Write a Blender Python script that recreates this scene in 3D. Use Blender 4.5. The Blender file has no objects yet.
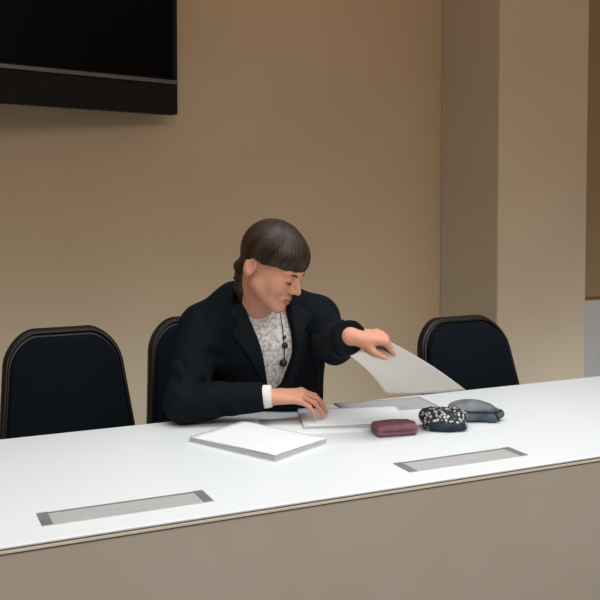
import bpy, bmesh, math, random
import numpy as np
from mathutils import Vector, Matrix

random.seed(7)
SC = bpy.context.scene
COL = SC.collection
R = math.radians

# ------------------------------------------------------------------ tagging
def tag(o, label, cat, group=None):
    o['label'] = label; o['category'] = cat
    if group: o['group'] = group
    return o

def structure(o):
    o['kind'] = 'structure'; return o

def empty(name, loc, rz=0.0):
    o = bpy.data.objects.new(name, None); COL.objects.link(o)
    o.location = loc; o.rotation_euler = (0, 0, rz); o.empty_display_size = .1
    return o

# ---------------------------------------------------------------- materials
def mat(name, col, rough=.6, noise=None, nscale=20, bump=0, bscale=200, spec=.5, metal=0, sss=0, stretch=None, coat=0):
    m = bpy.data.materials.new(name); m.use_nodes = True
    nt = m.node_tree; b = nt.nodes['Principled BSDF']
    b.inputs['Base Color'].default_value = (*col, 1)
    b.inputs['Roughness'].default_value = rough
    b.inputs['Specular IOR Level'].default_value = spec
    b.inputs['Metallic'].default_value = metal
    if coat: b.inputs['Coat Weight'].default_value = coat
    if sss:
        b.inputs['Subsurface Weight'].default_value = sss
        b.inputs['Subsurface Radius'].default_value = (.010, .004, .002)
        b.inputs['Subsurface Scale'].default_value = 1.0
    tc = nt.nodes.new('ShaderNodeTexCoord'); vec = tc.outputs['Object']
    if stretch:
        mp = nt.nodes.new('ShaderNodeMapping'); mp.inputs['Scale'].default_value = stretch
        nt.links.new(vec, mp.inputs['Vector']); vec = mp.outputs['Vector']
    if noise:
        n = nt.nodes.new('ShaderNodeTexNoise'); n.inputs['Scale'].default_value = nscale
        n.inputs['Detail'].default_value = 4
        nt.links.new(vec, n.inputs['Vector'])
        r = nt.nodes.new('ShaderNodeValToRGB')
        r.color_ramp.elements[0].position = .35; r.color_ramp.elements[1].position = .65
        r.color_ramp.elements[0].color = (*col, 1); r.color_ramp.elements[1].color = (*noise, 1)
        nt.links.new(n.outputs['Fac'], r.inputs['Fac']); nt.links.new(r.outputs['Color'], b.inputs['Base Color'])
    if bump:
        n2 = nt.nodes.new('ShaderNodeTexNoise'); n2.inputs['Scale'].default_value = bscale
        nt.links.new(vec, n2.inputs['Vector'])
        bp = nt.nodes.new('ShaderNodeBump'); bp.inputs['Strength'].default_value = bump; bp.inputs['Distance'].default_value = .002
        nt.links.new(n2.outputs['Fac'], bp.inputs['Height']); nt.links.new(bp.outputs['Normal'], b.inputs['Normal'])
    return m

def s2l(*c):
    return tuple(((x/255)/12.92 if x/255 <= .04045 else ((x/255+.055)/1.055)**2.4) for x in c)

M = dict(
    wall=mat('wall_paint', s2l(182,152,119), .9, s2l(177,147,114), 1.6, .15, 90, .2),
    column=mat('column_paint', s2l(182,158,130), .85, s2l(178,154,126), 2, .1, 90, .2),
    recess=mat('brown_panel', s2l(146,118,84), .8, s2l(140,112,78), 2.5, .1, 80, .2),
    wains=mat('wainscot_paint', s2l(188,178,166), .85, s2l(182,172,160), 3, .1, 80, .2),
    floor=mat('carpet', s2l(92,86,80), .95, s2l(80,75,70), 60, .4, 400, .1),
    top=mat('white_laminate', s2l(228,235,241), .38, s2l(226,233,239), 3, 0, 100, .35),
    edge=mat('cream_edge', s2l(236,229,218), .6, s2l(230,222,210), 12),
    panel=mat('tan_panel', s2l(193,187,177), .75, s2l(189,183,172), 3, .1, 120, .3),
    groove=mat('dark_groove', s2l(128,116,104), .8, s2l(120,108,96), 20),
    alu=mat('brushed_metal', s2l(205,206,208), .5, s2l(190,192,195), 8, .15, 30, .5, .35, stretch=(1,40,1)),
    aludark=mat('dark_metal', s2l(158,160,165), .5, s2l(144,146,152), 30, 0, 1, .5, .6),
    chair=mat('black_chair_fabric', s2l(13,22,30), .9, s2l(9,16,22), 150, .4, 600, .12),
    rim=mat('black_chair_vinyl', s2l(8,9,10), .42, s2l(11,11,12), 60, .1, 300, .4),
    leg=mat('black_leg_metal', s2l(18,18,19), .35, s2l(24,24,25), 40, 0, 1, .5, .4),
    skin=mat('skin', s2l(213,157,132), .5, s2l(207,147,121), 14, .08, 300, .35, 0, .12),
    lips=mat('lip_skin', s2l(180,112,98), .5, s2l(172,104,90), 40),
    lash=mat('brown_lash', s2l(52,32,24), .7, s2l(42,26,20), 60),
    hair=mat('brown_hair', s2l(48,32,24), .45, None, 9, .25, 90, .35),
    blazer=mat('black_suit_cloth', s2l(11,17,24), .85, s2l(14,21,28), 60, .35, 500, .12),
    lapel=mat('black_lapel_cloth', s2l(13,19,27), .8, s2l(17,24,31), 60, .3, 500, .15),
    cuff=mat('white_cotton', s2l(232,228,226), .8, s2l(224,220,218), 40, .2, 300, .2),
    trousers=mat('black_trouser_cloth', s2l(18,19,22), .85, s2l(13,14,16), 80, .3, 500, .2),
    shoe=mat('black_leather', s2l(14,13,13), .3, s2l(20,18,18), 30),
    bead=mat('black_bead', s2l(20,18,18), .25, s2l(28,25,25), 40),
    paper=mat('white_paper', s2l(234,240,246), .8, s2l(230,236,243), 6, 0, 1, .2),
    paper_shaded=mat('shaded_held_paper', s2l(170,168,164), .85, s2l(164,163,160), 6, 0, 1, .2),  # shade on the tilted sheet is put into this darker paper colour
    greypaper=mat('grey_paper', s2l(176,176,180), .8, s2l(168,168,172), 8, 0, 1, .2),
    pageedge=mat('page_edges', s2l(212,212,214), .85, s2l(188,188,191), 60, .4, 60, .1, stretch=(.3,.3,40)),
    wallet=mat('mauve_leather', s2l(132,84,100), .55, s2l(118,70,86), 40, .25, 200),
    walletdark=mat('dark_mauve_leather', s2l(88,44,56), .55, s2l(80,40,50), 40, .2, 200),
    slate=mat('slate_cloth', s2l(132,134,134), .75, s2l(66,80,98), 14, .3, 120, .3),
    navy=mat('navy_cloth', s2l(40,52,68), .75, s2l(30,40,54), 25, .3, 150, .3),
    tv=mat('tv_frame', s2l(20,14,10), .7, s2l(17,12,9), 20, 0, 1, .15),
    screen=mat('tv_screen', s2l(2,2,2), .3, s2l(3,3,3), 5, 0, 1, .06),
    tvtrim=mat('tv_trim', s2l(92,84,82), .4, s2l(84,76,74), 20, 0, 1, .5, .3),
    black=mat('black_plastic', s2l(16,16,17), .5, s2l(20,20,21), 40),
)

def speckled():
    m = bpy.data.materials.new('navy_print_cloth'); m.use_nodes = True
    nt = m.node_tree; b = nt.nodes['Principled BSDF']; b.inputs['Roughness'].default_value = .7
    tc = nt.nodes.new('ShaderNodeTexCoord')
    n = nt.nodes.new('ShaderNodeTexVoronoi'); n.feature = 'F1'; n.inputs['Scale'].default_value = 110
    n2 = nt.nodes.new('ShaderNodeTexNoise'); n2.inputs['Scale'].default_value = 60
    mx = nt.nodes.new('ShaderNodeMath'); mx.operation = 'MULTIPLY_ADD'; mx.inputs[1].default_value = .9
    r = nt.nodes.new('ShaderNodeValToRGB'); r.color_ramp.interpolation = 'EASE'
    e = r.color_ramp.elements
    e[0].position = .76; e[0].color = (*s2l(190,194,196), 1)
    e[1].position = .92; e[1].color = (*s2l(30,38,48), 1)
    nt.links.new(tc.outputs['Object'], n.inputs['Vector']); nt.links.new(tc.outputs['Object'], n2.inputs['Vector'])
    nt.links.new(n2.outputs['Fac'], mx.inputs[0]); nt.links.new(n.outputs['Distance'], mx.inputs[2])
    nt.links.new(mx.outputs[0], r.inputs['Fac']); nt.links.new(r.outputs['Color'], b.inputs['Base Color'])
    return m
M['print'] = speckled()

def blouse_mat():
    m = mat('grey_print_blouse', s2l(188,184,178), .75, None, 1, .2, 200)
    nt = m.node_tree; b = nt.nodes['Principled BSDF']
    tc = nt.nodes.new('ShaderNodeTexCoord')
    v = nt.nodes.new('ShaderNodeTexNoise'); v.inputs['Scale'].default_value = 95; v.inputs['Detail'].default_value = 2
    r = nt.nodes.new('ShaderNodeValToRGB'); e = r.color_ramp.elements
    e[0].position = .38; e[0].color = (*s2l(176,175,174), 1); e[1].position = .55; e[1].color = (*s2l(226,226,226), 1)
    nt.links.new(tc.outputs['Object'], v.inputs['Vector']); nt.links.new(v.outputs['Fac'], r.inputs['Fac'])
    nt.links.new(r.outputs['Color'], b.inputs['Base Color'])
    return m
M['blouse'] = blouse_mat()

# ------------------------------------------------------------ mesh helpers
def link(name, me, m, parent=None, smooth=False):
    o = bpy.data.objects.new(name, me); COL.objects.link(o)
    if m is not None: me.materials.append(m)
    if parent is not None: o.parent = parent
    if smooth:
        for p in me.polygons: p.use_smooth = True
    return o

def from_bm(name, bm, m, parent=None, smooth=False):
    bmesh.ops.recalc_face_normals(bm, faces=bm.faces)
    me = bpy.data.meshes.new(name); bm.to_mesh(me); bm.free()
    return link(name, me, m, parent, smooth)

def add_box(bm, lo, hi, bev=0, seg=2):
    vs = [bm.verts.new((x, y, z)) for x in (lo[0], hi[0]) for y in (lo[1], hi[1]) for z in (lo[2], hi[2])]
    fs = [bm.faces.new([vs[i] for i in f]) for f in ((0,1,3,2),(4,6,7,5),(0,4,5,1),(2,3,7,6),(0,2,6,4),(1,5,7,3))]
    if bev:
        es = list({e for f in fs for e in f.edges})
        bmesh.ops.bevel(bm, geom=es, offset=bev, segments=seg, affect='EDGES', profile=.5)

def box(name, lo, hi, m, parent=None, bev=0):
    bm = bmesh.new(); add_box(bm, lo, hi, bev); return from_bm(name, bm, m, parent)

def tube_mesh(bm, pts, rad, n=10, closed=False):
    pts = [Vector(p) for p in pts]; N = len(pts); rings = []
    rads = rad if isinstance(rad, (list, tuple)) else [rad]*N
    up = Vector((0, 0, 1))
    for i, p in enumerate(pts):
        a = pts[(i-1) % N] if (closed or i > 0) else p
        b = pts[(i+1) % N] if (closed or i < N-1) else p
        t = (b-a).normalized()
        u = t.cross(up)
        if u.length < .05: u = t.cross(Vector((0, 1, 0)))
        u.normalize(); w = u.cross(t)
        rings.append([bm.verts.new(p + rads[i]*(math.cos(2*math.pi*k/n)*u + math.sin(2*math.pi*k/n)*w)) for k in range(n)])
    for i in range(N if closed else N-1):
        a, b = rings[i], rings[(i+1) % N]
        for k in range(n):
            bm.faces.new((a[k], a[(k+1) % n], b[(k+1) % n], b[k]))
    if not closed:
        bm.faces.new(rings[0][::-1]); bm.faces.new(rings[-1])

def tube(name, pts, rad, m, parent=None, n=10, closed=False):
    bm = bmesh.new(); tube_mesh(bm, pts, rad, n, closed); return from_bm(name, bm, m, parent, True)

# ------------------------------------------------- signed-distance modelling
class Field:
    def __init__(s, lo, hi, h):
        s.lo = np.array(lo, float); s.h = h
        s.n = np.ceil((np.array(hi)-s.lo)/h).astype(int)+1
        s.D = np.full(tuple(s.n), 1.0, np.float32)
    def sub(s, lo, hi):
        a = np.clip(np.floor((np.array(lo)-s.lo)/s.h).astype(int), 0, s.n)
        b = np.clip(np.ceil((np.array(hi)-s.lo)/s.h).astype(int)+1, 0, s.n)
        sl = tuple(slice(i, j) for i, j in zip(a, b))
        ax = [(s.lo[i]+s.h*np.arange(a[i], b[i])).astype(np.float32) for i in range(3)]
        X = ax[0][:, None, None]; Y = ax[1][None, :, None]; Z = ax[2][None, None, :]
        return sl, X, Y, Z
    def add(s, prim, k=.01):
        lo, hi, f = prim
        pad = k+.03
        sl, X, Y, Z = s.sub(np.array(lo)-pad, np.array(hi)+pad)
        if 0 in s.D[sl].shape: return
        d = f(X, Y, Z); a = s.D[sl]
        s.D[sl] = smin(a, d, k)
    def cut(s, prim, k=.004):
        lo, hi, f = prim
        pad = k+.03
        sl, X, Y, Z = s.sub(np.array(lo)-pad, np.array(hi)+pad)
        if 0 in s.D[sl].shape: return
        d = f(X, Y, Z); a = s.D[sl]
        s.D[sl] = -smin(-a, d, k)
    def whole(s):
        return s.sub(s.lo, s.lo+s.h*(s.n-1))
    def mesh(s, name):
        return surface_nets(s.D, s.lo, s.h, name)

def smin(a, b, k):
    if k <= 0: return np.minimum(a, b)
    h = np.maximum(k-np.abs(a-b), 0)/k
    return np.minimum(a, b)-h*h*k*.25

def surface_nets(D, lo, h, name):
    D = D.copy()
    for ax in range(3):
        i0 = [slice(None)]*3; i0[ax] = 0; D[tuple(i0)] = np.maximum(D[tuple(i0)], h*.5)
        i0[ax] = -1; D[tuple(i0)] = np.maximum(D[tuple(i0)], h*.5)
    I = D < 0
    c = np.zeros(tuple(q-1 for q in D.shape), np.uint8)
    offs = [(i, j, k) for i in (0, 1) for j in (0, 1) for k in (0, 1)]
    nx, ny, nz = c.shape
    for i, j, k in offs: c += I[i:i+nx, j:j+ny, k:k+nz]
    act = (c > 0) & (c < 8)
    idx = np.argwhere(act)
    ids = np.full(c.shape, -1, np.int32); ids[act] = np.arange(len(idx))
    vals = {o: D[idx[:, 0]+o[0], idx[:, 1]+o[1], idx[:, 2]+o[2]] for o in offs}
    acc = np.zeros((len(idx), 3)); cnt = np.zeros(len(idx))
    for ax in range(3):
        for o in offs:
            if o[ax]: continue
            o2 = list(o); o2[ax] = 1; o2 = tuple(o2)
            a, b = vals[o], vals[o2]; msk = (a < 0) != (b < 0)
            t = np.where(msk, a/np.where(msk, a-b, 1), 0)
            p = np.tile(np.array(o, float), (len(idx), 1)); p[:, ax] = t
            acc[msk] += p[msk]; cnt += msk
    V = lo+h*(idx+acc/cnt[:, None])
    quads = []
    for ax in range(3):
        s0 = [slice(None)]*3; s1 = [slice(None)]*3
        s0[ax] = slice(0, -1); s1[ax] = slice(1, None)
        A = I[tuple(s0)]; B = I[tuple(s1)]
        e = np.argwhere(A != B)
        u, v = [(1, 2), (2, 0), (0, 1)][ax]
        ok = (e[:, u] > 0) & (e[:, v] > 0) & (e[:, u] < D.shape[u]-1) & (e[:, v] < D.shape[v]-1)
        e = e[ok]; fl = A[e[:, 0], e[:, 1], e[:, 2]]
        def g(du, dv):
            q = e.copy(); q[:, u] -= du; q[:, v] -= dv
            return ids[q[:, 0], q[:, 1], q[:, 2]]
        q = np.stack([g(1, 1), g(0, 1), g(0, 0), g(1, 0)], 1)
        q[~fl] = q[~fl][:, ::-1]
        quads.append(q)
    Q = np.concatenate(quads); Q = Q[(Q >= 0).all(1)]
    me = bpy.data.meshes.new(name)
    me.vertices.add(len(V)); me.vertices.foreach_set('co', V.astype(np.float32).ravel())
    me.loops.add(4*len(Q)); me.loops.foreach_set('vertex_index', Q.astype(np.int32).ravel())
    me.polygons.add(len(Q)); me.polygons.foreach_set('loop_start', (4*np.arange(len(Q))).astype(np.int32))
    me.update(calc_edges=True); me.validate()
    me.polygons.foreach_set('use_smooth', np.ones(len(me.polygons), bool)); me.update()
    return me

def cone(a, b, ra, rb):
    a = np.array(a, float); b = np.array(b, float); ab = b-a; L2 = float(ab@ab) or 1e-9
    r = max(ra, rb)
    def f(X, Y, Z):
        px, py, pz = X-a[0], Y-a[1], Z-a[2]
        t = np.clip((px*ab[0]+py*ab[1]+pz*ab[2])/L2, 0, 1)
        return np.sqrt((px-t*ab[0])**2+(py-t*ab[1])**2+(pz-t*ab[2])**2)-(ra+t*(rb-ra))
    return np.minimum(a, b)-r, np.maximum(a, b)+r, f

def ell(c, r, B=np.eye(3)):
    c = np.array(c, float); r = np.array(r, float); B = np.array(B, float); m = r.max()
    def f(X, Y, Z):
        px, py, pz = X-c[0], Y-c[1], Z-c[2]
        q = [px*B[i][0]+py*B[i][1]+pz*B[i][2] for i in range(3)]
        k0 = np.sqrt(sum((q[i]/r[i])**2 for i in range(3)))
        k1 = np.sqrt(sum((q[i]/r[i]**2)**2 for i in range(3)))+1e-6
        return (k0*(k0-1)/k1).astype(np.float32)
    return c-m, c+m, f

def rbox(c, half, rad, B=np.eye(3)):
    c = np.array(c, float); B = np.array(B, float); m = float(np.linalg.norm(half))
    def f(X, Y, Z):
        px, py, pz = X-c[0], Y-c[1], Z-c[2]
        q = [np.abs(px*B[i][0]+py*B[i][1]+pz*B[i][2])-(half[i]-rad) for i in range(3)]
        out = np.sqrt(sum(np.maximum(v, 0)**2 for v in q))
        return out+np.minimum(np.maximum(np.maximum(q[0], q[1]), q[2]), 0)-rad
    return c-m, c+m, f

def unit(v):
    v = np.array(v, float); return v/np.linalg.norm(v)

# ------------------------------------------------------------------- camera
cam = bpy.data.cameras.new('camera'); camo = bpy.data.objects.new('camera', cam); COL.objects.link(camo)
camo.location = (0, 0, 1.40)
camo.rotation_euler = (R(90-2.5), 0, R(-24.6))
cam.sensor_width = 36; cam.lens = 36*900/600
cam.shift_y = -61/600
SC.camera = camo

# ------------------------------------------------------------------ setting
YW = 4.2
structure(box('floor', (-2.6, -1.6, -.05), (5.4, YW, 0), M['floor']))
structure(box('wall_back', (-2.6, YW, 0), (5.4, YW+.12, 3.1), M['wall']))
structure(box('wall_right', (5.4, -1.6, 0), (5.52, YW+.12, 3.1), M['wall']))
structure(box('wall_left', (-2.72, -1.6, 0), (-2.6, YW+.12, 3.1), M['wall']))
structure(box('wall_column', (2.775, 3.68, 0), (3.345, YW, 3.1), M['column'], bev=.008))
structure(box('trim_1', (3.345, YW-.02, .80), (5.4, YW, 3.1), M['recess']))
structure(box('trim_2', (3.345, YW-.05, 0), (5.4, YW, .80), M['wains'], bev=.006))
structure(box('baseboard_back', (-2.6, YW-.015, 0), (2.775, YW, .1), M['edge']))

# ------------------------------------------------------------------- table
Y0, Y1, ZT = 1.738, 2.536, .75
XA, XB = -.9, 4.2
tb = empty('conference_table', (1.4, 2.1, 0))
tag(tb, 'long white topped conference table with tan front panel running across the whole room', 'table')
def tpart(name, lo, hi, m, bev=0, parent=tb):
    o = (1.4, 2.1, 0)
    return box(name, [lo[i]-o[i] for i in range(3)], [hi[i]-o[i] for i in range(3)], m, parent, bev)
tpart('tabletop', (XA, Y0+.004, ZT-.013), (XB, Y1, ZT), M['top'], .0015)
tpart('top_lip', (XA, Y0, ZT-.0045), (XB, Y0+.004, ZT-.0004), M['top'], .001)
tpart('edge_groove', (XA+.01, Y0+.002, ZT-.0075), (XB-.01, Y0+.004, ZT-.0045), M['groove'])
tpart('edge_strip', (XA, Y0, ZT-.0135), (XB, Y0+.004, ZT-.0075), M['edge'], .001)
tpart('shadow_groove', (XA+.01, Y0+.004, ZT-.0165), (XB-.01, Y0+.03, ZT-.013), M['groove'])
tpart('front_panel', (XA, Y0+.005, .02), (XB, Y0+.03, ZT-.016), M['panel'], .002)
for x in (XA, 1.65, XB-.03):
    tpart('support_panel', (x, Y0+.03, 0), (x+.03, Y1-.08, ZT-.013), M['panel'], .002)
def hatch(x0, x1, ya=1.816, yb=1.897):
    h = tpart('cable_hatch', (x0, ya, ZT-.001), (x1, yb, ZT+.0012), M['alu'], .0006)
    for xa in (x0, x1-.022):
        tpart('end_strip', (xa, ya+.001, ZT+.0004), (xa+.022, yb-.001, ZT+.0024), M['aludark'], .0006, None).parent = h
    tpart('hinge_line', (x0+.022, yb-.012, ZT+.0004), (x1-.022, yb-.004, ZT+.0022), M['aludark'], .0004, None).parent = h
    return h
hatch(.268, .628); hatch(1.120, 1.470)

# ------------------------------------------------------------------ chairs
def outline(wb, wt, z0, z1, rt, rb, n=10):
    """tapered rounded outline in (x, z), counter-clockwise"""
    P = [(-wb/2, z0, rb), (wb/2, z0, rb), (wt/2, z1, rt), (-wt/2, z1, rt)]
    out = []
    for i, (x, z, r) in enumerate(P):
        p = Vector((x, z)); a = Vector(P[i-1][:2]); b = Vector(P[(i+1) % 4][:2])
        u = (a-p).normalized(); v = (b-p).normalized()
        ang = u.angle(v); t = r/math.tan(ang/2)
        q0, q1 = p+u*t, p+v*t; c = p+(u+v).normalized()*(r/math.sin(ang/2))
        a0 = math.atan2(*(q0-c).yx); a1 = math.atan2(*(q1-c).yx)
        if a1 < a0: a1 += 2*math.pi
        out += [(c.x+r*math.cos(a0+(a1-a0)*k/n), c.y+r*math.sin(a0+(a1-a0)*k/n)) for k in range(n+1)]
    return out

def crown(pts, z1, h):
    return [(x, z+h*max(0, 1-(x/.2)**2)*max(0, (z-(z1-.16))/.16)) for x, z in pts]

RECL = .27   # how far the back leans per metre of height
def back_y(x, z, y):
    return y + (z-.46)*RECL - .22*(x*x)*1.0 + .01

def slab(name, pts, y0, y1, bev, m, parent, seg=3):
    bm = bmesh.new()
    vs = [bm.verts.new((x, y0, z)) for x, z in pts]; f = bm.faces.new(vs)
    r = bmesh.ops.extrude_face_region(bm, geom=[f])
    nv = [g for g in r['geom'] if isinstance(g, bmesh.types.BMVert)]
    for v in nv: v.co.y = y1
    caps = [q for q in bm.faces if len(q.verts) == len(pts)]
    es = list({e for q in caps for e in q.edges})
    bmesh.ops.bevel(bm, geom=es, offset=bev, segments=seg, affect='EDGES', profile=.5)
    caps = [q for q in bm.faces if len(q.verts) > 8]
    for q in caps:   # inner rings so that the face can follow the curve of the back
        bmesh.ops.poke(bm, faces=[q])
    for v in bm.verts: v.co.y = back_y(v.co.x, v.co.z, v.co.y)
    return from_bm(name, bm, m, parent, True)

def make_chair():
    t = empty('conference_chair', (0, 0, 0))
    o1 = crown(outline(.495, .385, .40, .938, .105, .05), .938, .030)
    o2 = crown(outline(.455, .345, .425, .913, .09, .04), .913, .028)
    slab('back_shell', o1, 0.0, .042, .012, M['rim'], t)
    slab('backrest', o2, -.030, .012, .016, M['chair'], t)
    pp = [(x, back_y(x, z, -.004), z) for x, z in crown(outline(.477, .367, .412, .926, .098, .045), .926, .029)]
    tube('piping', pp, .0065, M['rim'], t, 8, True)
    F = Field((-.26, -.50, .37), (.26, .06, .50), .007)
    F.add(rbox((0, -.21, .435), (.225, .225, .042), .036), .0)
    F.add(ell((0, -.22, .455), (.2, .2, .035)), .03)
    link('seat', F.mesh('seat'), M['chair'], t)
    box('seat_pan', (-.2, -.41, .372), (.2, -.01, .398), M['rim'], t, .006)
    for sx in (-1, 1):
        tube('leg', [(sx*.19, -.37, .385), (sx*.205, -.40, .2), (sx*.215, -.42, 0)], [.013, .012, .010], M['leg'], t)
        tube('leg', [(sx*.19, -.04, .385), (sx*.205, .02, .2), (sx*.215, .08, 0)], [.013, .012, .010], M['leg'], t)
        tube('back_support', [(sx*.15, -.06, .385), (sx*.15, .035, .395), (sx*.15, .062, .50), (sx*.15, .085, .62)], .011, M['leg'], t)
    return t

def copy_tree(o, parent=None):
    c = o.copy(); COL.objects.link(c)
    if parent: c.parent = parent
    for ch in o.children: copy_tree(ch, c)
    return c

CHAIRS = [((.543, 2.99), 2, 'empty black chair at the left end of the table, nobody seated'),
          ((1.062, 3.09), 0, 'black chair that the person in the suit jacket is sitting on'),
          ((1.955, 2.66), 3, 'empty black chair in front of the column, behind the raised paper')]
proto = make_chair()
for i, ((x, y), rz, lab) in enumerate(CHAIRS):
    c = proto if i == 0 else copy_tree(proto)
    c.location = (x, y, 0); c.rotation_euler = (0, 0, R(rz))
    tag(c, lab, 'chair', 'black chairs behind the table')

# --------------------------------------------------------------- television
tv = empty('wall_television', (1.228, 4.09, 1.795), R(15))
tag(tv, 'large black flat television mounted high on the tan wall, switched off', 'television')
tvb = box('housing', (-1.5, -.03, .0), (0, .03, 1.0), M['tv'], tv, .006)
box('screen', (-1.47, -.036, .165), (-.028, -.028, .975), M['screen'], tv, .002)
box('trim_strip', (-1.5, -.040, .138), (-.006, -.028, .156), M['tvtrim'], tv, .003)
box('lower_panel', (-1.49, -.034, .004), (-.006, -.028, .134), M['tv'], tv, .002)
box('mount_bracket', (-.80, .03, .35), (-.60, .30, .65), M['black'], tv, .004)

# ---------------------------------------------------------- things on table
def sheet_patch(name, P, m, thick=.0012, n=16, curl=None, parent=None):
    """P: four corners (top-left, top-right, bottom-right, bottom-left); gently curved thin sheet"""
    P = [Vector(p) for p in P]; bm = bmesh.new(); g = []
    nor = (P[1]-P[0]).cross(P[3]-P[0]).normalized()
    for j in range(n+1):
        row = []
        for i in range(n+1):
            u, v = i/n, j/n
            p = P[0]*(1-u)*(1-v)+P[1]*u*(1-v)+P[2]*u*v+P[3]*(1-u)*v
            if curl: p = p+nor*curl(u, v)
            row.append(bm.verts.new(p))
        g.append(row)
    fs = [bm.faces.new((g[j][i], g[j][i+1], g[j+1][i+1], g[j+1][i])) for j in range(n) for i in range(n)]
    o = from_bm(name, bm, m, parent, True)
    md = o.modifiers.new('thickness', 'SOLIDIFY'); md.thickness = thick; md.offset = 0
    return o

def rect(cx, cy, L, W, ang, z):
    c, s = math.cos(ang), math.sin(ang)
    return [(cx+c*a*L/2-s*b*W/2, cy+s*a*L/2+c*b*W/2, z) for a, b in ((-1, 1), (1, 1), (1, -1), (-1, -1))]

# thick report in front of her right arm: page block, covers, slightly lifted top page
rp = empty('report_booklet', (.890, 2.218, ZT+.0008), R(-63))
tag(rp, 'thick white report lying on the table in front of her right forearm', 'report')
def leaf_block(name, L, W, z0, z1, m, parent, sk=0.0):
    bm = bmesh.new(); add_box(bm, (-L/2, -W/2, z0), (L/2, W/2, z1), .0008)
    for v in bm.verts: v.co.x += sk*(v.co.z-z0)
    return from_bm(name, bm, m, parent)
leaf_block("page_block", .300, .212, .001, .0125, M['pageedge'], rp, .25)
leaf_block('cover', .304, .216, .000, .0012, M['paper'], rp)
o = sheet_patch('cover', rect(.003, 0, .302, .218, 0, .014), M['paper'], .0012, 14, lambda u, v: -.004*(1-u)**2*0+.002*math.sin(3*u+2*v), rp)

dk = empty('document_pages', (1.235, 2.340, ZT+.0006), R(-20))
tag(dk, 'loose white pages under her right hand on the table', 'papers')
leaf_block('page_block', .300, .210, .0005, .008, M['pageedge'], dk, .3)
sheet_patch('top_page', rect(.004, 0, .303, .213, 0, .0095), M['paper'], .0010, 14, lambda u, v: .0018*math.sin(4*u+1.5*v), dk)

lp = sheet_patch('loose_page', rect(1.105, 2.315, .297, .19, R(-14), ZT+.0006), M['paper'], .0005, 4)
tag(lp, 'single white page lying half under the loose pages, below her right wrist', 'paper')
gp = sheet_patch('grey_folder', rect(1.42, 2.447, .30, .14, R(-6), ZT+.0028), M['greypaper'], .003, 10, lambda u, v: .0012*math.sin(3*u))
tag(gp, 'grey folder lying flat behind the loose white pages', 'folder')

# held sheet
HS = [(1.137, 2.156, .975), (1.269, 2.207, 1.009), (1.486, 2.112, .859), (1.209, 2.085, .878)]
hs = sheet_patch('paper_sheet', HS, M['paper_shaded'], .001, 20, lambda u, v: .012*math.sin(math.pi*u)*(1-.3*v)-.010*math.sin(math.pi*v))
tag(hs, 'sheet of paper, its shade painted in grey, held up in her left hand above the table', 'paper')

# mauve wallet
wl = empty('wallet', (1.268, 2.142, ZT), R(-10))
tag(wl, 'small mauve wallet on the table beside the navy pouch', 'wallet')
F = Field((-.09, -.06, -.005), (.09, .06, .05), .0022)
F.add(rbox((0, 0, .0165), (.060, .036, .016), .012), 0)
F.add(ell((0, 0, .026), (.052, .029, .010)), .012)
F.cut(rbox((0, 0, .0165), (.0625, .0385, .0012), .0006), 0)
F.add(rbox((0, 0, .0165), (.058, .034, .008), .004), 0)
sl, X, Y, Z = F.whole(); F.D = np.maximum(F.D, -Z+.0003)
link('body', F.mesh('body'), M['wallet'], wl)
bm = bmesh.new()
tube_mesh(bm, [(x*.0595, y*.0355, .0165) for x, y in [(math.copysign(abs(math.cos(a))**.35, math.cos(a)), math.copysign(abs(math.sin(a))**.35, math.sin(a))) for a in [k*2*math.pi/48 for k in range(48)]]], .0022, 6, True)
from_bm('zip', bm, M['walletdark'], wl, True)
tube('wrist_strap', [(.055, .035, .018), (.075, .052, .016), (.088, .07, .008), (.075, .083, .006), (.06, .07, .008), (.05, .045, .016)], .005, M['wallet'], wl, 8)

# navy printed pouch and slate soft case
F = Field((-.12, -.10, -.006), (.12, .10, .085), .0026)
F.add(ell((-.005, 0, .026), (.062, .044, .026)), 0)
F.add(ell((-.03, .01, .036), (.038, .036, .022)), .02)
F.add(ell((.032, .005, .032), (.036, .038, .022)), .02)
F.add(cone((-.050, -.03, .014), (.045, -.040, .013), .013, .013), .012)
for k in range(9):
    a = random.uniform(0, 6.28); x = random.uniform(-.05, .05); y = random.uniform(-.03, .03)
    F.cut(cone((x, y, .063), (x+.03*math.cos(a), y+.03*math.sin(a), .060), .006, .004), .012)
sl, X, Y, Z = F.whole(); F.D = np.maximum(F.D, -Z+.0003)
pc = empty('printed_pouch', (1.433, 2.143, ZT), R(-20))
tag(pc, 'crumpled navy pouch with white speckled print on the table', 'pouch')
link('body', F.mesh('body'), M['print'], pc)
bm = bmesh.new()
tube_mesh(bm, [(-.064, -.02, .012), (-.045, -.043, .014), (0, -.054, .014), (.045, -.047, .013), (.060, -.02, .012)], [.004, .010, .011, .010, .004], 10)
from_bm('hem', bm, M['navy'], pc, True)

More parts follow.
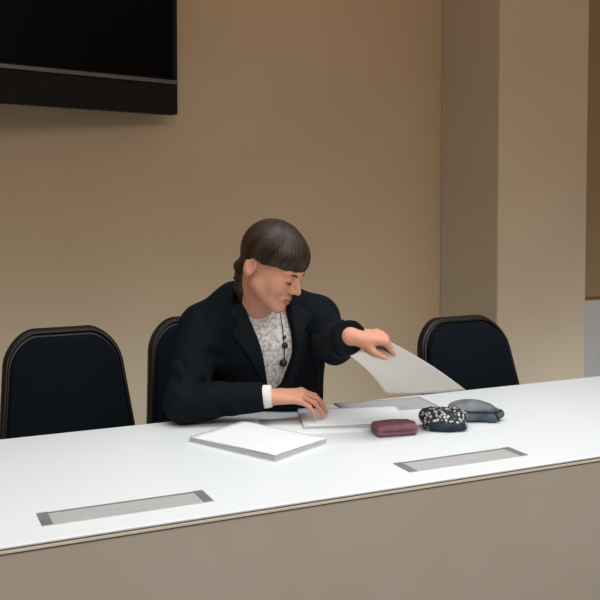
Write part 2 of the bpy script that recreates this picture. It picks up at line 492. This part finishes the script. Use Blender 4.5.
F = Field((-.13, -.10, -.006), (.13, .10, .085), .0026)
F.add(rbox((0, 0, .024), (.070, .034, .022), .018), 0)
F.add(ell((-.01, .005, .038), (.058, .030, .024)), .02)
F.add(cone((.05, -.024, .018), (.080, .0, .020), .016, .014), .015)
F.cut(cone((.03, -.048, .028), (.10, -.02, .030), .006, .005), .012)
F.cut(cone((-.03, -.05, .03), (.02, -.048, .022), .005, .004), .01)
sl, X, Y, Z = F.whole(); F.D = np.maximum(F.D, -Z+.0003)
sc_ = empty('soft_case', (1.556, 2.176, ZT), R(-23))
tag(sc_, 'slate blue soft case lying to the right of the speckled pouch', 'case')
link('body', F.mesh('body'), M['slate'], sc_)
tube('zip', [(-.062, -.024, .030), (-.03, -.034, .033), (.03, -.034, .032), (.062, -.028, .03), (.082, -.008, .03)], .0035, M['navy'], sc_, 8)
tube('zip_pull', [(.06, -.031, .028), (.066, -.038, .018), (.068, -.041, .008)], .003, M['black'], sc_, 8)

# ------------------------------------------------------------------- person
exec_person = True
V3 = lambda *a: np.array(a, float)
# joints
PEL = V3(1.10, 2.93, .555); CHE = V3(1.075, 2.70, .88); NB = V3(1.035, 2.58, 1.065)
RS = V3(.885, 2.665, .998); LS = V3(1.250, 2.600, 1.015)
RE = V3(.775, 2.495, .812); RW = V3(.992, 2.392, .830)
LE = V3(1.212, 2.400, .965); LW = V3(1.168, 2.215, 1.018)
# head frame
HC = V3(1.032, 2.450, 1.205); HS_ = .985
yaw, pit, rol = R(38), R(27), R(0)
hf = unit([math.sin(yaw)*math.cos(pit), -math.cos(yaw)*math.cos(pit), -math.sin(pit)])
hl = unit([math.cos(yaw), math.sin(yaw), 0]); hu = np.cross(hf, hl)
HB = np.array([hl, hf, hu])     # rows: her left, forward, up
hp = lambda x, y, z: HC+HS_*(x*hl+y*hf+z*hu)
def hell(c, r): return ell(hp(*c), np.array(r)*HS_, HB)
def hcone(a, b, ra, rb): return cone(hp(*a), hp(*b), ra*HS_, rb*HS_)

def hand_chains(side, w, d, n, curl, spread, thumb, ln=1.0):
    """palm cones and finger chains of a hand. d: finger direction, n: back of the hand"""
    d = unit(d); n = unit(n-d*np.dot(n, d)); s = np.cross(n, d)*(1 if side == 'r' else -1)
    P = lambda a, b, c: w+ln*(a*d+b*s+c*n)
    palm = [cone(P(-.01, .012, 0), P(.086, .027, .001), .0165*ln, .0105*ln), cone(P(-.01, .004, 0), P(.089, .008, .003), .017*ln, .0105*ln),
            cone(P(-.01, -.006, 0), P(.084, -.011, .002), .017*ln, .010*ln), cone(P(-.01, -.012, 0), P(.076, -.029, -.001), .016*ln, .0095*ln)]
    K = [(.088, .028, .001, (.043, .026, .021), .0088), (.091, .009, .003, (.047, .029, .022), .0090),
         (.086, -.0115, .002, (.043, .027, .021), .0084), (.077, -.0305, -.001, (.034, .021, .019), .0076)]
    fing = []
    for i, (a, b, c, L, r) in enumerate(K):
        p = P(a, b, c); ang = 0; ch = []
        sp = R(spread[i])
        fd = unit(d*math.cos(sp)+s*math.sin(sp))
        for j in range(3):
            ang += R(curl[i][j])
            q = p+ln*L[j]*(fd*math.cos(ang)-n*math.sin(ang))
            ch.append((p, q, r*ln*(1-.1*j), r*ln*(1-.1*(j+1)))); p = q
        fing.append(ch)
    p = P(.022, .020, -.006); ch = []
    for (dd, ds, dn), L, r0, r1 in zip(thumb, (.042, .032, .026), (.0135, .0105, .0095), (.0105, .0095, .0078)):
        q = p+ln*L*unit(dd*d+ds*s+dn*n); ch.append((p, q, r0*ln, r1*ln)); p = q
    fing.append(ch)
    return palm, fing, (d, n, s)

def add_hand(F, palm, fing):
    lo = np.min([np.minimum(a, b)-.02 for ch in fing for a, b, _, _ in ch]+[p[0] for p in palm], 0)-.03
    hi = np.max([np.maximum(a, b)+.02 for ch in fing for a, b, _, _ in ch]+[p[1] for p in palm], 0)+.03
    sl, X, Y, Z = F.sub(lo, hi)
    base = None
    for p in palm:
        v = p[2](X, Y, Z); base = v if base is None else smin(base, v, .014)
    out = base
    for i, ch in enumerate(fing):
        fd = None
        for seg in ch:
            v = cone(*seg)[2](X, Y, Z); fd = v if fd is None else smin(fd, v, .003)
        out = np.minimum(out, smin(base, fd, .012 if i < 4 else .018))
    F.D[sl] = smin(F.D[sl], out.astype(np.float32), .012)

H_R = hand_chains('r', RW+V3(.012, -.004, -.002), V3(.93, -.36, .03), V3(.0, -.25, .97),
                  [(24, 26, 12), (26, 28, 12), (28, 28, 12), (28, 28, 12)], (4, -2, -8, -15),
                  [(.75, .55, -.25), (.92, .25, -.3), (.95, .05, -.3)])
H_L = hand_chains('l', LW+V3(.010, .000, .000), V3(.95, -.22, -.07), V3(.05, -.38, .92),
                  [(52, 44, 24), (56, 46, 26), (58, 48, 28), (60, 48, 28)], (3, 0, -3, -6),
                  [(.72, .50, -.45), (.90, .12, -.42), (.92, -.05, -.40)])

# -- continuous body
F = Field((.62, 1.98, .0), (1.52, 3.18, 1.38), .0036)
PS = V3(.09, 0, 0)
F.add(cone(PEL-V3(.075, 0, 0), CHE-V3(.07, 0, 0), .105, .092), .0)
F.add(cone(PEL+V3(.075, 0, 0), CHE+V3(.07, 0, 0), .105, .092), .05)
F.add(cone(CHE-V3(.07, 0, 0), NB-V3(.05, -.045, .055), .095, .070), .05)
F.add(cone(CHE+V3(.07, 0, 0), NB+V3(.05, .045, -.055), .095, .070), .05)
for b in (-1, 1):
    F.add(ell(CHE+V3(b*.078-.005, -.098, .03), (.062, .06, .066)), .04)
F.add(cone(NB+V3(0, .03, -.03), RS, .050, .050), .03)
F.add(cone(NB+V3(0, .03, -.03), LS, .050, .050), .03)
F.add(cone(RS, RE, .050, .040), .03); F.add(cone(RE, RW, .041, .024), .02)
F.add(cone(LS, LE, .050, .040), .03); F.add(cone(LE, LW, .040, .024), .02)
F.add(cone(V3(1.065, 2.590, .955), V3(1.07, 2.66, .74), .085, .10), .05)
# legs
for s_, kx in ((-1, .98), (1, 1.22)):
    hip = PEL+V3(s_*.09, 0, -.01); kn = V3(kx, 2.50, .54); an = V3(kx+s_*.02, 2.58, .10)
    F.add(cone(hip, kn, .088, .056), .03); F.add(cone(kn, an, .055, .034), .02)
    F.add(cone(an+V3(0, .03, -.055), an+V3(s_*.02, -.15, -.075), .032, .022), .02)
# neck and head
F.add(cone(NB+V3(0, .01, -.02), hp(0, -.028, -.045), .055, .051), .02)
F.add(hell((0, -.014, .036), (.074, .096, .087)), .02)
F.add(hell((0, .028, -.030), (.060, .064, .078)), .03)
F.add(hell((0, .046, .044), (.058, .044, .046)), .03)
for b in (-1, 1):
    F.add(hcone((b*.046, .0, -.055), (b*.010, .068, -.098), .020, .016), .03)
    F.add(hell((b*.038, .056, -.030), (.025, .026, .026)), .025)
    F.add(hcone((b*.044, .074, .020), (b*.008, .088, .017), .009, .009), .014)
F.add(hell((0, .072, -.100), (.019, .017, .015)), .016)
for b in (-1, 1):
    F.cut(hell((b*.031, .101, .0), (.019, .016, .012)), .014)
    F.add(hell((b*.031, .0765, -.002), (.0165, .0135, .0125)), .005)
F.add(hcone((0, .088, .010), (0, .1115, -.030), .0075, .0100), .014)
for b in (-1, 1): F.add(hell((b*.0115,   .0985, -.034), (.0085, .010, .008)), .007)
F.add(hell((0, .082, -.066), (.024, .014, .017)), .012)
for b in (-1, 1):
    F.add(hcone((b*.0235, .083, -.066), (b*.004, .0945, -.0605), .0042, .0062), .006)
    F.add(hcone((b*.0215, .083, -.0685), (0, .0925, -.0745), .0042, .0070), .005)
F.cut(hcone((-.020, .094, -.0672), (.020, .094, -.0672), .0016, .0016), .003)
for b in (-1, 1):
    F.add(hell((b*.0775, -.030, -.010), (.010, .021, .035)), .008)
    F.cut(hell((b*.0885, -.025, -.006), (.009, .012, .023)), .003)
add_hand(F, *H_R[:2]); add_hand(F, *H_L[:2])
# hands rest on the paper, never in it
sl, X, Y, Z = F.sub((.95, 2.1, .70), (1.3, 2.5, .80))
F.D[sl] = np.maximum(F.D[sl], (ZT+.0125)-Z)
pme = F.mesh('person')
person = link('person', pme, M['skin'])
tag(person, 'person in a black suit jacket and grey blouse seated looking down at papers', 'person')
# lips: own material on the faces that lie on the lips
pme.materials.append(M['lips'])
co = np.empty(len(pme.vertices)*3, np.float32); pme.vertices.foreach_get('co', co); co = co.reshape(-1, 3)
L = ((co-HC)@HB.T)/HS_
lipv = (np.abs(L[:, 0]) < .0235) & (L[:, 1] > .078) & (L[:, 2] < -.0565) & (L[:, 2] > -.0800) & (np.abs(L[:, 2]+.067) < .0125*(1-(np.abs(L[:, 0])/.026)**2)+.001)
fv = np.empty(len(pme.loops), np.int32); pme.loops.foreach_get('vertex_index', fv); fv = fv.reshape(-1, 4)
mi = (lipv[fv].sum(1) >= 3).astype(np.int32); pme.polygons.foreach_set('material_index', mi)
del F

def part(name, me, m): return link(name, me, m, person)

# eyelashes / brows
for b in (-1, 1):
    pts = [hp(b*x, y, z) for x, y, z in ((.017, .0835, -.0075), (.024, .0900, -.0105), (.031, .0918, -.0115), (.039, .0890, -.0100), (.046, .0815, -.0065))]
    tube('eyelash', pts, [.0006*1.2, .0016, .0019, .0017, .0007], M['lash'], person, 8)
    pts = [hp(b*x, y, z) for x, y, z in ((.012, .0965, .0145), (.024, .0945, .0185), (.036, .0885, .0195), (.049, .0765, .0150))]
    tube('eyebrow', pts, [.0015, .0030, .0028, .0010], M['lash'], person, 8)

# -- hair
F = Field(HC-.30, HC+.29, .0026)
F.add(hell((0, -.016, .040), (.090, .104, .098)), 0)
F.add(hell((0, .042, .052), (.0665, .054, .050)), .03)
sl, X, Y, Z = F.whole()
px, py, pz = X-HC[0], Y-HC[1], Z-HC[2]
lx = (px*hl[0]+py*hl[1]+pz*hl[2])/HS_; ly = (px*hf[0]+py*hf[1]+pz*hf[2])/HS_; lz = (px*hu[0]+py*hu[1]+pz*hu[2])/HS_
# hairline: fringe over the brows in front, over the ears at the side, down to the nape behind
edge = np.where(ly > .0, .026+.004*np.cos(lx*30)+.0016*np.sin(lx*260)+.0012*np.sin(lx*430+1)-.010*np.clip(1-ly/.03, 0, 1), .016-np.clip(-(ly+.032)*3.2, 0, .085))
F.D = np.maximum(F.D, ((edge-lz)*HS_*.8).astype(np.float32))
phi = np.arctan2(lx, ly+.035+.02*0)
rad = np.sqrt(lx**2+(ly+.035)**2)
F.D = F.D+(.0005*np.sin(phi*61+9*lz*8)+.0004*np.sin(phi*127+20*lz)).astype(np.float32)*np.clip(rad/.05, 0, 1).astype(np.float32)
# parting swirl of the fringe and gathered ponytail
PT = [hp(0, -.068, -.042), hp(0, -.074, -.074), hp(-.004, -.074, -.074)+V3(.004, .012, -.04), hp(-.004, -.074, -.074)+V3(.01, .03, -.09)]
F.add(cone(PT[0], PT[1], .031, .027), .02); F.add(cone(PT[1], PT[2], .026, .025), .012); F.add(cone(PT[2], PT[3], .025, .010), .012)
F.add(hcone((-.066, -.045, .012), (-.030, -.082, -.045), .016, .022), .015)
F.add(hcone((.066, -.045, .012), (.030, -.082, -.045), .016, .022), .015)
hme = F.mesh('hair')
hv = np.empty(len(hme.vertices)*3, np.float32); hme.vertices.foreach_get('co', hv); hv = ((hv.reshape(-1, 3)-HC)@HB.T)/HS_
rs = np.random.RandomState(5)
ph = (np.arctan2(hv[:, 0]-.004, hv[:, 1]+.035)+math.pi)/(2*math.pi)
st = np.zeros(len(hv))
for nb, am in ((37, .5), (90, .35), (210, .25)):
    tab = rs.rand(nb+1); tab[-1] = tab[0]; q = (ph+.02*np.sin(hv[:, 2]*40))*nb % nb; i0 = q.astype(int)
    st += am*(tab[i0]*(1-(q-i0))+tab[np.minimum(i0+1, nb)]*(q-i0))
at = hme.attributes.new('strand', 'FLOAT', 'POINT'); at.data.foreach_set('value', st.astype(np.float32))
nt = M['hair'].node_tree; an_ = nt.nodes.new('ShaderNodeAttribute'); an_.attribute_name = 'strand'
cr = nt.nodes.new('ShaderNodeValToRGB'); e = cr.color_ramp.elements
e[0].position = .32; e[0].color = (*s2l(22, 14, 10), 1); e[1].position = .92; e[1].color = (*s2l(70, 48, 35), 1)
nt.links.new(an_.outputs['Fac'], cr.inputs['Fac']); nt.links.new(cr.outputs['Color'], nt.nodes['Principled BSDF'].inputs['Base Color'])
hair = part('hair', hme, M['hair'])
bm = bmesh.new(); c0 = PT[1]+V3(0, .003, -.012)
ax = unit(PT[2]-PT[1]); u = unit(np.cross(ax, hl))
tube_mesh(bm, [c0+HS_*.0275*(math.cos(a)*hl+math.sin(a)*u) for a in [k*2*math.pi/24 for k in range(24)]], .005, 8, True)
link('hair_tie', (lambda me: (bm.to_mesh(me), bm.free(), me)[2])(bpy.data.meshes.new('hair_tie')), M['black'], hair, True)
del F

# -- blouse
def torso(F, e, arms=False, low=0.0):
    F.add(cone(PEL-V3(.075, 0, -.02), CHE-V3(.07, 0, 0), .105+e, .094+e), 0)
    F.add(cone(PEL+V3(.075, 0, .02), CHE+V3(.07, 0, 0), .105+e, .094+e), .05)
    F.add(cone(CHE-V3(.07, 0, 0), NB-V3(.05, -.045, .055), .095+e, .070+e), .05)
    F.add(cone(CHE+V3(.07, 0, 0), NB+V3(.05, .045, -.055), .095+e, .070+e), .05)
    for b in (-1, 1):
        F.add(ell(CHE+V3(b*.078-.005, -.098, .03), V3(.062, .06, .066)+e), .05)
    F.add(cone(V3(1.065, 2.590, .955), V3(1.07, 2.66, .74), .085+e, .10+e), .05)
F = Field((.80, 2.30, .50), (1.36, 3.12, 1.16), .0042)
torso(F, .008)
F.add(cone(NB+V3(0, .03, -.05), NB+V3(-.002, .0, .012), .066, .060), .03)
F.cut(cone(NB+V3(0, -.02, .060), NB+V3(-.01, -.10, .060), .036, .034), .01)
sl, X, Y, Z = F.whole(); F.D = np.maximum(F.D, ((Y-NB[1]-.03-1.2*(NB[2]-Z))*.6).astype(np.float32)+0*X.astype(np.float32))
blouse = part('blouse', F.mesh('blouse'), M['blouse']); del F

# -- blazer
LAPB = V3(1.028, 2.40, .845)
def v_poly():  # (x, z) outline of the open front
    return [(.968, 1.125), (.988, 1.045), (1.016, .940), (1.050, .800), (1.092, .835), (1.124, .930), (1.122, 1.03), (1.128, 1.125)]
def prism(poly, y0, y1):
    n = len(poly); A = np.array(poly, np.float32)
    lo = V3(A[:, 0].min(), y0, A[:, 1].min()); hi = V3(A[:, 0].max(), y1, A[:, 1].max())
    def f(X, Y, Z):
        XX, ZZ = np.broadcast_arrays(X[:, :, :], Z[:, :, :]); 
        XX = XX[:, 0, :]; ZZ = ZZ[:, 0, :]
        d = np.full(XX.shape, 1e9, np.float32); ins = np.zeros(XX.shape, bool)
        for i in range(n):
            ax_, az = A[i]; bx, bz = A[(i+1) % n]
            ex, ez = bx-ax_, bz-az; wx, wz = XX-ax_, ZZ-az
            t = np.clip((wx*ex+wz*ez)/(ex*ex+ez*ez), 0, 1)
            d = np.minimum(d, (wx-t*ex)**2+(wz-t*ez)**2)
            c = ((az <= ZZ) & (bz > ZZ)) | ((bz <= ZZ) & (az > ZZ))
            xi = ax_+(ZZ-az)/(ez if abs(ez) > 1e-9 else 1e-9)*ex
            ins ^= c & (XX < xi)
        d2 = np.sqrt(d)*np.where(ins, -1, 1)
        d2 = d2[:, None, :]
        dy = np.maximum(y0-Y, Y-y1)
        return np.maximum(np.broadcast_to(d2, np.broadcast_shapes(d2.shape, dy.shape)), dy).astype(np.float32)
    return lo, hi, f

def blazer_field():
    F = Field((.62, 2.20, .46), (1.48, 3.16, 1.18), .004)
    torso(F, .021)
    F.add(cone(PEL-V3(.08, -.0, .03), PEL+V3(.08, .0, -.03), .135, .135), .05)
    F.add(cone(NB+V3(0, .045, -.020), RS+V3(.0, 0, .004), .070, .066), .04)
    F.add(cone(NB+V3(0, .045, -.020), LS+V3(.0, 0, .004), .070, .066), .04)
    F.add(cone(NB+V3(-.055, .04, .020), RS+V3(.02, 0, .012), .058, .062), .04)
    F.add(cone(NB+V3(.060, .02, .035), LS+V3(-.02, 0, .006), .060, .064), .04)
    F.add(cone(V3(1.175, 2.58, .95), V3(1.150, 2.575, .70), .085, .095), .06)   # open jacket front hanging at her left
    F.add(cone(RS, RE, .072, .060), .025); F.add(cone(LS, LE, .069, .056), .03)
    return F
F = blazer_field()
def sleeve(F, a, b, ra, rb, stop):
    a = np.array(a); b = np.array(b); ax = unit(b-a)
    lo, hi, f = cone(a, b+ax*.05, ra, rb)
    def g(X, Y, Z):
        d = (X-b[0])*ax[0]+(Y-b[1])*ax[1]+(Z-b[2])*ax[2]+stop
        return np.maximum(f(X, Y, Z), d).astype(np.float32)
    F.add((lo, hi, g), .02)
sleeve(F, RE, RW, .059, .038, .012); sleeve(F, LE, LW, .056, .044, -.006)
F.add(cone(NB+V3(-.055, .045, .004), NB+V3(.055, .045, .004), .068, .068), .03)
# folds in the sleeves and body
rng = random.Random(3)
for a, b, r, n_ in ((RS, RE, .072, 4), (RE, RW, .055, 4), (LS, LE, .068, 3)):
    ax = unit(b-a); u = unit(np.cross(ax, V3(.3, .2, 1))); w = np.cross(ax, u)
    for k in range(n_):
        t = (k+.6)/n_; p = a+(b-a)*t; an = rng.uniform(0, 6.28)
        q = p+(r+.010)*(math.cos(an)*u+math.sin(an)*w); q2 = p+(r+.010)*(math.cos(an+1.2)*u+math.sin(an+1.2)*w)+ax*.03
        F.cut(cone(q, q2, .008, .006), .022)
for el, d_, am in ((RE, RW-RE, .0030), (RE, RS-RE, .0026), (LE, LW-LE, .0024), (LE, LS-LE, .0024)):
    sl, X, Y, Z = F.sub(el-.24, el+.24); u = unit(d_); w_ = unit(np.cross(u, V3(.2, .4, 1)))
    t_ = (X-el[0])*u[0]+(Y-el[1])*u[1]+(Z-el[2])*u[2]; q_ = (X-el[0])*w_[0]+(Y-el[1])*w_[1]+(Z-el[2])*w_[2]
    F.D[sl] += (am*np.sin(t_*95+q_*60+2*np.sin(q_*45))*np.exp(-((t_-.07)/.075)**2)*np.exp(-(q_/.12)**2)).astype(np.float32)
F.add(cone(RS, RE, .058, .050), .006); F.add(cone(RE, RW-.03*unit(RW-RE), .052, .033), .006); F.add(cone(LS, LE, .058, .049), .006)
BASE = F.D.copy()
F.cut(prism(v_poly(), 2.2, 2.64), .004)
F.cut(cone(NB+V3(0, .0, .0), NB+V3(-.02, -.07, .06), .066, .085), .008)
sl, X, Y, Z = F.whole(); F.D = np.maximum(F.D, (ZT+.002-Z)*1.0*((Y < 2.56))-(Y >= 2.56)*1.0).astype(np.float32)
part('blazer', F.mesh('blazer'), M['blazer'])
# lapels and collar: raised strips that follow the jacket
for poly in ([(.974, 1.100), (.988, 1.045), (1.016, .940), (1.050, .800), (.990, .905), (.935, .995), (.955, 1.02), (.930, 1.060)],
             [(1.128, 1.10), (1.122, 1.03), (1.124, .930), (1.092, .835), (1.052, .802), (1.112, .830), (1.170, .960), (1.155, 1.0), (1.185, 1.045)]):
    G = Field((.88, 2.25, .80), (1.22, 2.62, 1.12), .0034)
    Gs, X, Y, Z = G.whole()
    # resample the jacket field
    ix = ((X-F.lo[0])/F.h); iy = ((Y-F.lo[1])/F.h); iz = ((Z-F.lo[2])/F.h)
    ix, iy, iz = np.broadcast_arrays(ix, iy, iz)
    def tri(A):
        i0 = np.clip(np.floor(ix).astype(int), 0, A.shape[0]-2); j0 = np.clip(np.floor(iy).astype(int), 0, A.shape[1]-2); k0 = np.clip(np.floor(iz).astype(int), 0, A.shape[2]-2)
        fx, fy, fz = ix-i0, iy-j0, iz-k0; o = 0
        for a in (0, 1):
            for b in (0, 1):
                for c in (0, 1):
                    o = o+A[i0+a, j0+b, k0+c]*(fx if a else 1-fx)*(fy if b else 1-fy)*(fz if c else 1-fz)
        return o
    J = tri(BASE)
    P_ = prism(poly, 2.2, 2.56)[2](X, Y, Z)
    G.D = np.maximum(np.maximum(J-.006, -(J+.004)), P_).astype(np.float32)
    part('lapel', G.mesh('lapel'), M['lapel'])
G = Field((.85, 2.40, .98), (1.25, 2.80, 1.16), .0034)
Gs, X, Y, Z = G.whole()
nx_ = unit(hp(0, -.028, -.045)-NB)
G.D = cone(NB+V3(0, .012, -.03), NB+V3(.0, .006, .030), .088, .074)[2](X, Y, Z)
inner = cone(NB+V3(0, .010, -.06), NB+V3(.0, .0, .08), .074, .064)[2](X, Y, Z)
G.D = np.maximum(np.maximum(G.D, -inner), (NB[1]-.035)-Y+.25*np.abs(X-NB[0]))
G.D = np.maximum(G.D, Z-(NB[2]+.034)).astype(np.float32)
part('collar', G.mesh('collar'), M['lapel'])
del F, G
# jacket tail below the table edge is the lower blazer; trousers and shoes
F = Field((.78, 2.35, .06), (1.42, 3.14, .70), .006)
for s_, kx in ((-1, .98), (1, 1.22)):
    hip = PEL+V3(s_*.09, 0, -.01); kn = V3(kx, 2.50, .54); an = V3(kx+s_*.02, 2.58, .10)
    F.add(cone(hip, kn, .100, .070), .03); F.add(cone(kn, an, .070, .058), .02)
F.add(cone(PEL-V3(.07, 0, 0), PEL+V3(.07, 0, 0), .125, .125), .03)
part('trousers', F.mesh('trousers'), M['trousers']); del F
for s_, kx in ((-1, .98), (1, 1.22)):
    F = Field((kx-.12, 2.32, 0), (kx+.12, 2.72, .15), .004); an = V3(kx+s_*.02, 2.58, .10)
    F.add(cone(an+V3(0, .03, -.055), an+V3(s_*.02, -.16, -.070), .042, .033), 0)
    sl, X, Y, Z = F.whole(); F.D = np.maximum(F.D, .002-Z).astype(np.float32)
    part('shoe', F.mesh('shoe'), M['shoe']); del F
# cuffs
def cuff(a, b, t0, t1, r0, r1):
    ax = unit(b-a); pts = [b+ax*(t0+(t1-t0)*k/4) for k in range(5)]
    bm = bmesh.new(); tube_mesh(bm, pts, [r0*.96, r0, (r0+r1)/2, r1, r1*.93], 24)
    from_bm('shirt_cuff', bm, M['cuff'], person, True)
cuff(RE, RW, -.030, .012, .034, .0335)
# necklace: cord and dark beads over the blouse
nk = [(1.062, 2.470, 1.085), (1.050, 2.425, 1.045), (1.043, 2.395, 1.005), (1.038, 2.376, .965), (1.033, 2.366, .935)]
from mathutils.bvhtree import BVHTree
bv = BVHTree.FromPolygons([v.co.copy() for v in blouse.data.vertices], [tuple(p.vertices) for p in blouse.data.polygons])
def drape(p, off):   # lay a point on the front of the blouse
    o = Vector((0, 0, 1.4)); d = (Vector(p)-o).normalized()
    h = bv.ray_cast(o, d)
    return tuple(h[0]-d*off) if h[0] is not None and (h[0]-Vector(p)).length < .45 else tuple(p)
nk = [tuple(Vector(nk[i]).lerp(Vector(nk[i+1]), t/4)) for i in range(len(nk)-1) for t in range(4)]+[nk[-1]]
nk = [drape(p, .002) for p in nk]
nl = tube('necklace_cord', nk, .0016, M['bead'], person, 6)
for p, r in (((1.038, 2.372, .978), .010), ((1.028, 2.362, .930), .012), ((1.043, 2.388, 1.0), .006)):
    bm = bmesh.new(); bmesh.ops.create_uvsphere(bm, u_segments=14, v_segments=10, radius=r, matrix=Matrix.Translation(drape(p, r*.8)))
    from_bm('bead', bm, M['bead'], nl, True)

# ------------------------------------------------------------------ lighting
def area(name, loc, size, power, col, rot=(0, 0, 0), spread=180):
    l = bpy.data.lights.new(name, 'AREA'); l.shape = 'RECTANGLE'; l.size, l.size_y = size; l.energy = power; l.color = col
    l.spread = R(spread)
    o = bpy.data.objects.new(name, l); COL.objects.link(o); o.location = loc; o.rotation_euler = rot
    return o
area('ceiling_light_near_table', (1.4, 1.9, 3.0), (3.4, .7), 21, (.97, .99, 1.0), spread=110)
area('ceiling_light_room', (1.2, -.4, 3.0), (3.0, 1.2), 62, (1.0, .95, .88), (R(20), 0, 0))
area('added_wall_fill', (.2, 3.56, .05), (4.2, .06), 20, (.48, .74, 1.0), (R(125), 0, 0))  # added unseen strip that brightens and greys the lower wall
area('added_column_fill', (3.45, 2.98, .05), (1.9, .06), 12, (.62, .80, 1.0), (R(115), 0, 0))  # second added strip, unseen, lifts the low column and recess
w = bpy.data.worlds.new('world'); SC.world = w; w.use_nodes = True
w.node_tree.nodes['Background'].inputs[0].default_value = (1.0, .88, .74, 1)
w.node_tree.nodes['Background'].inputs[1].default_value = .40
SC.view_settings.view_transform = 'Standard'
SC.view_settings.look = 'None'
